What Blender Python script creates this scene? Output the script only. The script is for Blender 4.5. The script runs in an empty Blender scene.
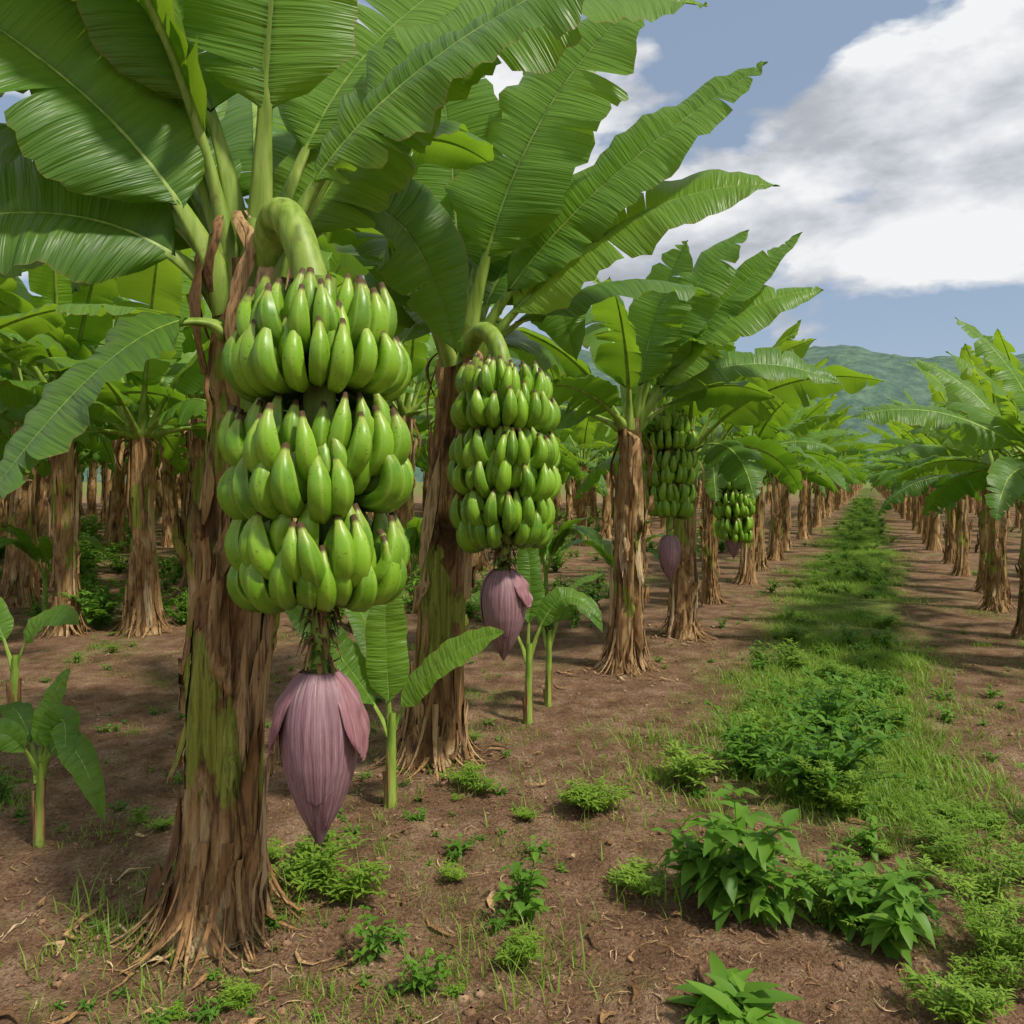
import bpy, math, random
from mathutils import Vector, Matrix, noise
R = random.Random(7)
V = Vector
scene = bpy.context.scene
col = scene.collection
UP = V((0,0,1))

# ------------------------------------------------------------------ materials
def new_mat(name):
    m = bpy.data.materials.new(name); m.use_nodes = True
    nt = m.node_tree
    for n in list(nt.nodes): nt.nodes.remove(n)
    return m, nt
def N(nt, t, **kw):
    n = nt.nodes.new(t)
    for k, v in kw.items(): setattr(n, k, v)
    return n
def L(nt, a, b): nt.links.new(a, b)
def ramp(nt, fac, stops):
    r = N(nt, 'ShaderNodeValToRGB')
    e = r.color_ramp.elements
    while len(e) < len(stops): e.new(0.5)
    for i, (p, c) in enumerate(stops):
        e[i].position = p; e[i].color = (c[0], c[1], c[2], 1) if not isinstance(c, (int, float)) else (c, c, c, 1)
    L(nt, fac, r.inputs[0]); return r.outputs[0]
def mixc(nt, fac, a, b, mode='MIX'):
    m = N(nt, 'ShaderNodeMix', data_type='RGBA', blend_type=mode)
    for sock, v in ((m.inputs[0], fac), (m.inputs[6], a), (m.inputs[7], b)):
        if isinstance(v, bpy.types.NodeSocket): L(nt, v, sock)
        else: sock.default_value = v if isinstance(v, (int, float)) else (v[0], v[1], v[2], 1)
    return m.outputs[2]
def mth(nt, op, a, b=0.0, clamp=False):
    m = N(nt, 'ShaderNodeMath', operation=op, use_clamp=clamp)
    for s, v in ((m.inputs[0], a), (m.inputs[1], b)):
        if isinstance(v, bpy.types.NodeSocket): L(nt, v, s)
        else: s.default_value = v
    return m.outputs[0]
def tex_noise(nt, vec, scale, detail=4, rough=0.55, mapscale=None, dist=0.0, loc=None):
    if mapscale:
        mp = N(nt, 'ShaderNodeMapping'); mp.inputs['Scale'].default_value = mapscale
        if loc: mp.inputs['Location'].default_value = loc
        L(nt, vec, mp.inputs[0]); vec = mp.outputs[0]
    n = N(nt, 'ShaderNodeTexNoise'); L(nt, vec, n.inputs['Vector'])
    n.inputs['Scale'].default_value = scale; n.inputs['Detail'].default_value = detail
    n.inputs['Roughness'].default_value = rough; n.inputs['Distortion'].default_value = dist
    return n.outputs[0]
def bump(nt, h, strength, dist, prev=None):
    b = N(nt, 'ShaderNodeBump'); b.inputs['Strength'].default_value = strength
    b.inputs['Distance'].default_value = dist; L(nt, h, b.inputs['Height'])
    if prev: L(nt, prev, b.inputs['Normal'])
    return b.outputs[0]
def finish(nt, colr, rough, nor=None, transl=None, tcol=None, spec=0.5):
    p = N(nt, 'ShaderNodeBsdfPrincipled')
    for s, v in (('Base Color', colr), ('Roughness', rough)):
        if isinstance(v, bpy.types.NodeSocket): L(nt, v, p.inputs[s])
        else: p.inputs[s].default_value = v if isinstance(v, (int, float)) else (*v, 1)
    p.inputs['Specular IOR Level'].default_value = spec
    if nor: L(nt, nor, p.inputs['Normal'])
    out = N(nt, 'ShaderNodeOutputMaterial')
    if transl:
        t = N(nt, 'ShaderNodeBsdfTranslucent')
        if isinstance(tcol, bpy.types.NodeSocket): L(nt, tcol, t.inputs[0])
        else: t.inputs[0].default_value = (*tcol, 1)
        mx = N(nt, 'ShaderNodeMixShader'); mx.inputs[0].default_value = transl
        L(nt, p.outputs[0], mx.inputs[1]); L(nt, t.outputs[0], mx.inputs[2]); L(nt, mx.outputs[0], out.inputs[0])
    else: L(nt, p.outputs[0], out.inputs[0])

def mat_leaf(far=False):
    m, nt = new_mat('banana_leaf_blade')
    uv = N(nt, 'ShaderNodeUVMap', uv_map='uv').outputs[0]
    sep = N(nt, 'ShaderNodeSeparateXYZ'); L(nt, uv, sep.inputs[0])
    at = N(nt, 'ShaderNodeAttribute', attribute_name='tint').outputs['Fac']
    vein = tex_noise(nt, uv, 1.0, 1 if far else 2, 0.6, (1.2, 32, 1))
    c = ramp(nt, at, [(0.0, (0.026,0.090,0.008)), (0.5, (0.068,0.185,0.012)), (1.0, (0.165,0.315,0.022))])
    c = mixc(nt, mth(nt, 'MULTIPLY', ramp(nt, vein, [(0.42, 0.0), (0.7, 1.0)]), 0.5), c, (0.17,0.31,0.032))
    c = mixc(nt, mth(nt, 'MULTIPLY', ramp(nt, vein, [(0.3, 1.0), (0.48, 0.0)]), 0.45), c, (0.022,0.078,0.008))
    geo = N(nt, 'ShaderNodeNewGeometry')
    c = mixc(nt, mth(nt, 'MULTIPLY', geo.outputs['Backfacing'], 0.35), c, (0.14,0.26,0.05))
    tc = mixc(nt, at, (0.14,0.36,0.012), (0.46,0.68,0.035))
    if far:
        oi = N(nt, 'ShaderNodeObjectInfo').outputs['Random']
        c = mixc(nt, mth(nt,'MULTIPLY',oi,.35), c, (0.035,0.10,0.010))
        finish(nt, c, 0.5, None, 0.38, tc, 0.22); return m
    oc = N(nt, 'ShaderNodeTexCoord').outputs['Object']
    blot = tex_noise(nt, oc, 3.0, 3, 0.6)
    c = mixc(nt, mth(nt, 'MULTIPLY', ramp(nt, blot, [(0.45, 0.0), (0.75, 1.0)]), 0.45), c, (0.17,0.29,0.015))
    a = mth(nt, 'ABSOLUTE', mth(nt, 'SUBTRACT', mth(nt, 'MULTIPLY', sep.outputs[0], 2.0), 1.0))
    e = mth(nt, 'ADD', a, mth(nt, 'MULTIPLY', mth(nt, 'SUBTRACT', blot, 0.5), 0.16))
    c = mixc(nt, mth(nt, 'MULTIPLY', ramp(nt, e, [(0.955, 0.0), (1.0, 1.0)]), 0.65), c, (0.24,0.17,0.05))
    finish(nt, c, 0.40, bump(nt, vein, 0.85, 0.016), 0.38, tc, 0.35)
    return m
def mat_petiole():
    m, nt = new_mat('banana_petiole')
    oc = N(nt, 'ShaderNodeTexCoord').outputs['Object']
    n = tex_noise(nt, oc, 1.0, 3, 0.6, (30,30,4))
    c = ramp(nt, n, [(0.3, (0.12,0.19,0.02)), (0.5, (0.22,0.33,0.045)), (0.7, (0.33,0.41,0.09))])
    b = tex_noise(nt, oc, 12, 4, 0.65)
    c = mixc(nt, ramp(nt, b, [(0.60,0.0),(0.72,0.55)]), c, (0.12,0.085,0.03))
    finish(nt, c, 0.48, spec=.3); return m
def mat_stem(far=False):
    m, nt = new_mat('banana_pseudostem_bark')
    oc = N(nt, 'ShaderNodeTexCoord').outputs['Object']
    at = N(nt, 'ShaderNodeAttribute', attribute_name='tint').outputs['Fac']
    fib = tex_noise(nt, oc, 1.0, 2 if far else 4, 0.65, (60,60,2.4), 0.4)
    mid = tex_noise(nt, oc, 1.0, 2 if far else 5, 0.65, (7,7,2.6), 1.0)
    c = ramp(nt, mid, [(0.30, (0.05,0.027,0.014)), (0.40, (0.19,0.10,0.038)), (0.51, (0.40,0.235,0.095)), (0.66, (0.58,0.42,0.22))])
    c = mixc(nt, ramp(nt, fib, [(0.32, 0.8), (0.48, 0.0)]), c, (0.06,0.033,0.017))
    if not far:
        big = tex_noise(nt, oc, 1.0, 4, 0.55, (4.0,4.0,1.9), 0.5)
        sep = N(nt, 'ShaderNodeSeparateXYZ'); L(nt, oc, sep.inputs[0])
        hz = ramp(nt, mth(nt,'MULTIPLY',sep.outputs[2],0.4), [(0.10,0.0),(0.22,.12),(0.42,.14),(0.6,.0)])
        g = ramp(nt, mth(nt, 'ADD', mth(nt,'ADD',big,hz), mth(nt, 'MULTIPLY', at, 0.15)), [(0.69, 0.0), (0.715, 1.0)])
        gc = ramp(nt, fib, [(0.3, (0.12,0.14,0.02)), (0.55, (0.28,0.31,0.045)), (0.8,(0.42,0.39,0.09))])
        c = mixc(nt, g, c, gc)
        dk = tex_noise(nt, oc, 1.0, 4, 0.7, (14,14,5), 0.5)
        c = mixc(nt, ramp(nt, dk, [(0.58, 0.0), (0.68, 0.85)]), c, (0.045,0.027,0.016))
        finish(nt, c, 0.65, bump(nt, mth(nt,'ADD',fib,mid), 1.0, 0.022), spec=0.22)
    else: finish(nt, c, 0.75, None, spec=0.2)
    return m
def mat_dry(far=False):
    m, nt = new_mat('dry_leaf_sheath')
    oc = N(nt, 'ShaderNodeTexCoord').outputs['Object']
    at = N(nt, 'ShaderNodeAttribute', attribute_name='tint').outputs['Fac']
    c = ramp(nt, at, [(0, (0.09,0.048,0.023)), (0.35, (0.27,0.14,0.053)), (0.7, (0.44,0.27,0.12)), (1, (0.58,0.43,0.25))])
    if not far:
        fib = tex_noise(nt, oc, 1.0, 3, 0.7, (70,70,3))
        c = mixc(nt, ramp(nt, fib, [(0.34, 0.85), (0.54, 0.0)]), c, (0.06,0.034,0.018))
    finish(nt, c, 0.75, None, spec=0.2); return m
def mat_banana():
    m, nt = new_mat('green_banana_skin')
    oc = N(nt, 'ShaderNodeTexCoord').outputs['Object']
    at = N(nt, 'ShaderNodeAttribute', attribute_name='tint').outputs['Fac']
    uv = N(nt, 'ShaderNodeUVMap', uv_map='uv').outputs[0]
    sep = N(nt, 'ShaderNodeSeparateXYZ'); L(nt, uv, sep.inputs[0])
    n = tex_noise(nt, oc, 16, 4, 0.6)
    c = mixc(nt, at, (0.085,0.215,0.008), (0.22,0.42,0.020))
    c = mixc(nt, mth(nt, 'MULTIPLY', ramp(nt, n, [(0.42, 0.0), (0.7, 1.0)]), 0.4), c, (0.28,0.43,0.035))
    rg = mth(nt, 'COSINE', mth(nt, 'ADD', mth(nt,'MULTIPLY',sep.outputs[0],31.416), 0.6))
    c = mixc(nt, ramp(nt, rg, [(0.55,0.0),(1.0,0.4)]), c, (0.34,0.50,0.06))
    c = mixc(nt, ramp(nt, sep.outputs[1], [(0.84, 0.0), (0.94, 0.6)]), c, (0.36,0.40,0.09))
    c = mixc(nt, ramp(nt, sep.outputs[1], [(0.945, 0.0), (0.968, 1.0)]), c, (0.10,0.06,0.03))
    c = mixc(nt, ramp(nt, sep.outputs[1], [(0.22, 0.9), (0.48, 0.0)]), c, (0.030,0.09,0.007))  # painted shade: skin darkened where fingers curve under into the bunch
    sp = tex_noise(nt, oc, 110, 1, 0.5)
    c = mixc(nt, ramp(nt, sp, [(0.66, 0.0), (0.72, 0.5)]), c, (0.07,0.06,0.02))
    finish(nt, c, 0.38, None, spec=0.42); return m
def mat_bud():
    m, nt = new_mat('banana_flower_bract')
    uv = N(nt, 'ShaderNodeUVMap', uv_map='uv').outputs[0]
    at = N(nt, 'ShaderNodeAttribute', attribute_name='tint').outputs['Fac']
    oc = N(nt, 'ShaderNodeTexCoord').outputs['Object']
    s = tex_noise(nt, uv, 1.0, 4, 0.65, (70, 2.0, 1))
    b = tex_noise(nt, oc, 9, 3, 0.6)
    c = ramp(nt, s, [(0.3, (0.12,0.045,0.055)), (0.48, (0.27,0.135,0.155)), (0.72, (0.48,0.34,0.33))])
    c = mixc(nt, mth(nt, 'MULTIPLY', b, 0.45), c, (0.27,0.18,0.195))
    c = mixc(nt, mth(nt,'MULTIPLY',at,.8), c, (0.30,0.09,0.10))
    finish(nt, c, 0.45, bump(nt, s, 0.9, 0.008), spec=0.35); return m
def mat_simple_leaf(name, a, b, tr, transl=0.35):
    m, nt = new_mat(name)
    at = N(nt, 'ShaderNodeAttribute', attribute_name='tint').outputs['Fac']
    oi = N(nt, 'ShaderNodeObjectInfo').outputs['Random']
    f = mth(nt, 'ADD', mth(nt, 'MULTIPLY', at, 0.65), mth(nt,'MULTIPLY', oi, 0.35), clamp=True)
    finish(nt, mixc(nt, f, a, b), 0.48, None, transl, tr, 0.3); return m
def soil_nodes(nt, oc):
    med = tex_noise(nt, oc, 4, 7, 0.72)
    fine = tex_noise(nt, oc, 75, 4, 0.7)
    c = ramp(nt, med, [(0.32, (0.105,0.055,0.029)), (0.5, (0.25,0.142,0.080)), (0.66, (0.40,0.26,0.16))])
    c = mixc(nt, mth(nt, 'MULTIPLY', ramp(nt, fine, [(0.36, 1.0), (0.52, 0.0)]), 0.75), c, (0.07,0.037,0.020))
    c = mixc(nt, mth(nt, 'MULTIPLY', ramp(nt, fine, [(0.58, 0.0), (0.72, 1.0)]), 0.6), c, (0.46,0.32,0.21))
    return c, med, fine
def mat_soil():
    m, nt = new_mat('plantation_soil')
    oc = N(nt, 'ShaderNodeTexCoord').outputs['Object']
    c, med, fine = soil_nodes(nt, oc)
    sep = N(nt, 'ShaderNodeSeparateXYZ'); L(nt, oc, sep.inputs[0])
    gn = tex_noise(nt, oc, 1.2, 5, 0.7)
    lane = mth(nt, 'SUBTRACT', sep.outputs[0], mth(nt, 'ADD', mth(nt, 'MULTIPLY', sep.outputs[1], 0.445), -0.28))
    lane = mth(nt, 'ADD', mth(nt, 'ABSOLUTE', lane), mth(nt, 'MULTIPLY', mth(nt, 'SUBTRACT', gn, 0.5), 2.4))
    start = mth(nt, 'MULTIPLY', mth(nt, 'SUBTRACT', sep.outputs[1], 3.0), 0.25, clamp=True)
    g1 = mth(nt, 'MULTIPLY', ramp(nt, lane, [(0.35, 0.9), (0.85, 0.0)]), start)
    g2 = ramp(nt, gn, [(0.55, 0.0), (0.68, 0.45)])
    far = mth(nt, 'MULTIPLY', mth(nt, 'SUBTRACT', sep.outputs[1], 50), 0.02, clamp=True)
    g = mth(nt, 'MAXIMUM', mth(nt, 'MAXIMUM', g1, g2), mth(nt, 'MULTIPLY', far, 0.8))
    g = mth(nt, 'MULTIPLY', g, ramp(nt, fine, [(0.36, 0.3), (0.55, 1.0)]))
    gc = ramp(nt, med, [(0.3, (0.07,0.13,0.018)), (0.7, (0.20,0.30,0.045))])
    c = mixc(nt, g, c, gc)
    finish(nt, c, 0.92, bump(nt, mth(nt,'ADD',med,mth(nt,'MULTIPLY',fine,0.4)), 1.0, 0.06), spec=0.15); return m
def mat_clod():
    m, nt = new_mat('soil_clod')
    oc = N(nt, 'ShaderNodeTexCoord').outputs['Object']
    c, med, fine = soil_nodes(nt, oc)
    finish(nt, c, 0.95, spec=0.15); return m
def mat_hill():
    m, nt = new_mat('forested_hill')
    oc = N(nt, 'ShaderNodeTexCoord').outputs['Object']
    a = tex_noise(nt, oc, 0.06, 6, 0.75); b = tex_noise(nt, oc, 0.012, 3)
    c = ramp(nt, a, [(0.38, (0.03,0.06,0.045)), (0.5, (0.065,0.12,0.07)), (0.64, (0.13,0.20,0.11))])
    c = mixc(nt, mth(nt,'MULTIPLY',b,0.5), c, (0.13,0.19,0.19))  # distance haze painted into the hill colour as a bluish tone
    finish(nt, c, 0.9, spec=0.1); return m

MATS = {'leaf': mat_leaf(), 'leaff': mat_leaf(True), 'pet': mat_petiole(), 'stem': mat_stem(), 'stemf': mat_stem(True), 'dry': mat_dry(), 'dryf': mat_dry(True),
        'ban': mat_banana(), 'bud': mat_bud(), 'soil': mat_soil(), 'clod': mat_clod(), 'hill': mat_hill(),
        'weed': mat_simple_leaf('weed_leaf', (0.040,0.12,0.014), (0.17,0.33,0.035), (0.28,0.52,0.04)),
        'grass': mat_simple_leaf('grass_blade', (0.10,0.20,0.018), (0.27,0.40,0.05), (0.36,0.56,0.06))}

# ------------------------------------------------------------------ mesh builder
class MB:
    def __init__(s, far=False): s.v=[]; s.uv=[]; s.t=[]; s.f=[]; s.m=[]; s.mats=[]; s.far=far
    def mi(s, name):
        if s.far and name in ('leaf','stem','dry'): name+='f'
        if name not in s.mats: s.mats.append(name)
        return s.mats.index(name)
    def grid(s, rows, uvs, mat, tint=0.5, closed=False):
        b=len(s.v); n=len(rows[0]); mi=s.mi(mat)
        for r,u in zip(rows,uvs):
            for p,q in zip(r,u):
                s.v.append((p[0],p[1],p[2])); s.uv.append(q); s.t.append(tint)
        for i in range(len(rows)-1):
            for j in range(n if closed else n-1):
                k=(j+1)%n
                s.f.append((b+i*n+j,b+i*n+k,b+(i+1)*n+k,b+(i+1)*n+j)); s.m.append(mi)
    def mesh(s, name):
        me=bpy.data.meshes.new(name); me.from_pydata(s.v,[],s.f)
        for n in s.mats: me.materials.append(MATS[n])
        me.polygons.foreach_set('material_index', s.m)
        me.polygons.foreach_set('use_smooth', [True]*len(s.f))
        uvl=me.uv_layers.new(name='uv')
        li=[0]*len(me.loops); me.loops.foreach_get('vertex_index', li)
        flat=[0.0]*(2*len(li))
        for i,x in enumerate(li): flat[2*i]=s.uv[x][0]; flat[2*i+1]=s.uv[x][1]
        uvl.data.foreach_set('uv', flat)
        at=me.attributes.new('tint','FLOAT','POINT'); at.data.foreach_set('value', s.t)
        me.update(); return me
def obj(name, me, parent=None, loc=None, rot=0.0, sc=1.0):
    o=bpy.data.objects.new(name, me); col.objects.link(o)
    if parent: o.parent=parent
    if loc is not None: o.location=loc
    if rot: o.rotation_euler=(0,0,rot)
    if sc!=1.0: o.scale=(sc,sc,sc)
    return o
def empty(name, loc=(0,0,0)):
    o=bpy.data.objects.new(name,None); col.objects.link(o); o.location=loc; o.empty_display_size=0.2; return o
def bez(P,t):
    a=1-t; return P[0]*(a*a*a)+P[1]*(3*a*a*t)+P[2]*(3*a*t*t)+P[3]*(t*t*t)
def dbez(P,t):
    a=1-t; d=(P[1]-P[0])*(3*a*a)+(P[2]-P[1])*(6*a*t)+(P[3]-P[2])*(3*t*t)
    return d.normalized() if d.length>1e-6 else UP.copy()
def tube(mb, pts, rads, mat, sides=8, tint=0.5, ref=None, bumpy=0.0):
    rows=[];uvs=[]; n=len(pts); acc=0
    ref = ref or V((0.31,0.77,0.2))
    for i,p in enumerate(pts):
        t=(pts[min(i+1,n-1)]-pts[max(i-1,0)]).normalized()
        a=t.cross(ref); a=a.normalized() if a.length>1e-4 else t.orthogonal().normalized()
        b=t.cross(a)
        if i: acc+=(p-pts[i-1]).length
        rr=[]
        for j in range(sides):
            th=2*math.pi*j/sides; r=rads[i]*(1+(R.uniform(-bumpy,bumpy) if bumpy else 0))
            rr.append(p+a*(math.cos(th)*r)+b*(math.sin(th)*r))
        rows.append(rr); uvs.append([(j/sides,acc) for j in range(sides)])
    mb.grid(rows,uvs,mat,tint,closed=True)

# ------------------------------------------------------------------ banana leaf
def leaf(mb, P, width, rng, nor=None, roll=0.0, b0=0.2, pr=0.022, n=30, m=4, fold=0.25, droop=0.25, tears=3, tint=0.5, ripple=0.02, sides=7):
    P=[V(p) for p in P]
    Lm=sum((bez(P,(i+1)/10)-bez(P,i/10)).length for i in range(10))
    d=P[3]-P[0]; dh=V((d.x,d.y,0)); dh=dh.normalized() if dh.length>0.02 else V((1,0,0))
    side0=UP.cross(dh)
    def frame(t):
        p=bez(P,t); tan=dbez(P,t)
        s = V(nor).cross(tan) if nor is not None else side0.copy()
        s=(s-tan*s.dot(tan)); s=s.normalized() if s.length>1e-3 else tan.orthogonal().normalized()
        if roll: s=Matrix.Rotation(roll,3,tan)@s
        return p,tan,s,tan.cross(s)
    rows=[];uvs=[]
    for i in range(n+1):
        t=i/n; p,tan,s,nn=frame(t)
        r=pr*(1.35-0.75*min(1,t/0.3)) if t<0.3 else pr*0.6*(1-0.85*(t-0.3)/0.7)
        if t<0.12: r*=1+ (0.12-t)*4
        rr=[]
        for j in range(sides):
            th=2*math.pi*j/sides
            zz=math.sin(th)
            if zz>0.3: zz*=0.25
            rr.append(p+s*(math.cos(th)*r)+nn*(zz*r*0.9-r*0.15))
        rows.append(rr); uvs.append([(j/sides,t*Lm) for j in range(sides)])
    mb.grid(rows,uvs,'pet',tint,closed=True)
    def shape(s):
        return max(0.0,min(1.0,(s/0.14))**0.55)*(1-max(0,(s-0.42)/0.58)**2.1)**0.8 if s<1 else 0.0
    ph=rng.uniform(0,6); fr=rng.uniform(5,8)
    nb=max(8,int(n*(1-b0)))
    for sg in (-1,1):
        k=rng.randint(max(0,tears-2),tears+2) if tears else 0
        cuts=sorted(set([0,nb]+[rng.randint(2,nb-1) for _ in range(k)]))
        ext=rng.uniform(0.92,1.06)
        for c0,c1 in zip(cuts[:-1],cuts[1:]):
            ncol=(c1-c0)
            sub=2 if ncol<=2 else 1
            cols=ncol*sub
            pd=rng.uniform(-0.16,0.16) if k else 0; gap=rng.uniform(0.0,0.06)
            if c0==0: pd*=0.3
            tn=min(1,max(0,tint+rng.uniform(-.10,.10)))
            rows=[];uvs=[]
            for c in range(cols+1):
                q=c/cols; s=(c0+q*ncol)/nb; t=b0+(1-b0)*s
                p,tan,sd,nn=frame(min(t,1.0))
                w=width*0.5*shape(s)*ext*(1+0.03*math.sin(s*23+ph)+0.025*math.sin(s*61+ph))
                edgefade=1.0
                if k:
                    dq=min(q*ncol, (1-q)*ncol)
                    if not((c0==0 and q<0.5) or (c1==nb and q>=0.5)):
                        edgefade=1-0.09*max(0,1-dq/0.9)
                rr=[];uu=[]
                for j in range(m+1):
                    a=j/m; ww=w*a*(1-(1-edgefade)*a)
                    rip=ripple*a*(math.sin(fr*s*Lm*1.7+ph+sg)+0.6*math.sin(fr*3.1*s*Lm+ph*2))
                    rip+=0.012*a*math.sin(fr*9*s*Lm+ph)
                    h=math.sin(fold)*ww - droop*ww*a - abs(pd)*a*a*w*1.6*(1 if pd>0 else -0.4) + rip*(0.4+w*2)
                    pos=p+sd*(sg*ww*math.cos(fold)*(1-0.25*droop*a))+nn*h+tan*(ww*0.18+(0.5-q)*gap*a*a*(1 if k else 0))
                    rr.append(pos); uu.append((0.5+0.5*sg*a, s*Lm+ph+ww*.1))
                if sg<0: rr.reverse(); uu.reverse()
                rows.append(rr);uvs.append(uu)
            mb.grid(rows,uvs,'leaf',tn)
def gen_leaf(mb, top, az, el, Ln, W, rng, sag=1.0, **kw):
    o=V((math.cos(az),math.sin(az),0)); e=math.radians(el)
    p0=V(top)+o*0.04-UP*0.08
    p1=p0+(o*math.cos(e)+UP*math.sin(e))*Ln*0.36
    e2=e-math.radians(22*sag); p2=p1+(o*math.cos(e2)+UP*math.sin(e2))*Ln*0.33
    e3=e-math.radians(62*sag); p3=p2+(o*math.cos(e3)+UP*math.sin(e3))*Ln*0.36
    w=V((-o.y,o.x,0))*rng.uniform(-.15,.15)*Ln
    leaf(mb,[p0,p1,p2+w*0.4,p3+w],W,rng,roll=rng.uniform(-.7,.7),fold=rng.uniform(-.25,.4),droop=rng.uniform(.15,.6),**kw)

# ------------------------------------------------------------------ pseudostem
def stem(mb, base, top, r0, r1, rng, seg=40, rings=40, strips=26, green=0.5, seed=0, peel=0.5, step=.02):
    base=V(base);top=V(top); H=(top-base).length
    rows=[];uvs=[]
    def rad(th,z):
        f=z/H; r=r0+(r1-r0)*f
        r+=0.034*math.exp(-z/0.10)*(1+0.5*math.sin(th*5+seed))
        c=V((math.cos(th)*1.3,math.sin(th)*1.3,z*0.7+seed))
        r+=0.024*noise.noise(c*1.5)+0.012*noise.noise(V((math.cos(th)*4,math.sin(th)*4,z*1.2+seed)))
        q=(th/math.pi+z*1.0+seed+0.35*noise.noise(V((math.cos(th)*2,math.sin(th)*2,z*1.5+seed))))%1.0
        r+=step*((1-q)**2*(1 if q>.06 else q/.06)-.3)
        return r
    def at(th,z,off=0):
        f=z/H; c=base.lerp(top,f); r=rad(th,z)+off
        return c+V((math.cos(th)*r,math.sin(th)*r,0))
    for i in range(rings+1):
        z=-0.04+(H+0.04)*i/rings
        rows.append([at(2*math.pi*j/seg,z) for j in range(seg)])
        uvs.append([(j/seg,z) for j in range(seg)])
    mb.grid(rows,uvs,'stem',green,closed=True)
    for k in range(strips):
        th=rng.uniform(0,2*math.pi); w=rng.uniform(0.08,0.60)
        z1=rng.uniform(0.08,0.95)*H; ln=rng.uniform(0.12,0.6); z0=max(0.0,z1-ln)
        peel_top=rng.random()<0.6; pl=rng.uniform(0.015,0.09)*peel if rng.random()<.6 else 0.004
        n=12; rows=[];uvs=[]; nz=7
        tw=rng.uniform(-.15,.15)
        for i in range(n+1):
            f=i/n
            ww=w*(0.10+0.9*math.sin(math.pi*min(1,f*0.85+0.08)))*(1+.25*noise.noise(V((f*6,k,1))))
            pe=pl*((f**3) if peel_top else ((1-f)**3))
            rr=[];uu=[]
            for j in range(nz):
                g=j/(nz-1)-0.5
                fr_=0.12*noise.noise(V((g*9,k*3.1,0)))*(1 if abs(f-.5)>.3 else .3)
                z=z0+(z1-z0)*f+fr_-(pe*0.8 if peel_top else 0)
                rr.append(at(th+tw*f+g*ww,max(z,0.0),0.005+pe+0.012*(1-4*g*g)+0.004*rng.random()))
                uu.append((g,z))
            rows.append(rr);uvs.append(uu)
        mb.grid(rows,uvs,'dry' if rng.random()<.75 else 'stem',rng.uniform(0.1,1.0))
    for k in range(int(strips*1.3)):
        th=rng.uniform(0,2*math.pi); w=rng.uniform(0.003,0.022); z1=rng.uniform(0.05,0.34); out=rng.uniform(0.02,0.16)
        rows=[];uvs=[]; n=7; tw=rng.uniform(-.5,.5)
        for i in range(n+1):
            f=i/n; z=z1*(1-f)**1.3+0.010
            p=at(th+tw*f,z,0.010+out*f**2.2)
            s=V((-math.sin(th),math.cos(th),0.0))*w*(1-0.8*f)
            rows.append([p-s,p+V((math.cos(th),math.sin(th),0))*0.006,p+s]); uvs.append([(0,f),(0.5,f),(1,f)])
        mb.grid(rows,uvs,'dry',rng.uniform(0.1,0.8))
def hanging_dry(mb, top, rng, k=4, r=0.08):
    for _ in range(k):
        th=rng.uniform(0,2*math.pi); o=V((math.cos(th),math.sin(th),0)); s=V((-o.y,o.x,0))
        p0=V(top)+o*r-UP*.1; ln=rng.uniform(0.25,0.6); w=rng.uniform(0.015,0.045)
        rows=[];uvs=[]
        for i in range(9):
            f=i/8; p=p0+o*(0.09*math.sin(f*2.4))-UP*(ln*f-0.05*math.sin(f*3))+s*(0.03*math.sin(f*7+th))
            ww=w*(0.5+math.sin(f*3)*0.6)*(1+0.3*rng.uniform(-1,1))
            rows.append([p-s*ww,p+o*ww*0.5,p+s*ww]);uvs.append([(0,f),(.5,f),(1,f)])
        mb.grid(rows,uvs,'dry',rng.uniform(.2,.9))

# ------------------------------------------------------------------ bunch & flower
FP=[(0,.28),(.2,.42),(.32,.72),(.44,.95),(.58,1.0),(.72,.97),(.82,.84),(.89,.62),(.93,.42),(.95,.27),(1.0,.25)]
def finger(mb, c, az, Rr, z, ln, fr, rng, tilt=0.0, rings=13, sides=10):
    o=V((math.cos(az),math.sin(az),0)); s=V((-o.y,o.x,0))
    j=rng.uniform(-.015,.015)
    P=[c+o*0.04+UP*(z+0.035), c+o*(Rr*0.78)+UP*(z-0.075), c+o*(Rr*1.27)+UP*(z+0.01)+s*j, c+o*(Rr*(0.92+rng.uniform(-.06,.09)))+UP*(z+ln)+s*(j*2+tilt)]
    rows=[];uvs=[]
    for i in range(rings+2):
        t=min(1,i/rings); t=t**0.85 if t<1 else 1; p=bez(P,t); tan=dbez(P,t)
        a=s-tan*s.dot(tan); a.normalize(); b=tan.cross(a)
        for (t0,r0),(t1,r1) in zip(FP[:-1],FP[1:]):
            if t0<=t<=t1: r=r0+(r1-r0)*(t-t0)/(t1-t0)
        r*=fr
        if i==rings+1: r=0.0005
        rr=[]
        for k in range(sides):
            th=2*math.pi*k/sides; q=r*(1+0.08*math.cos(5*th+0.6))
            rr.append(p+a*(math.cos(th)*q)+b*(math.sin(th)*q))
        rows.append(rr+[rr[0]]); uvs.append([(k/sides,t) for k in range(sides+1)])
    mb.grid(rows,uvs,'ban',rng.uniform(0.0,1.0))
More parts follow.
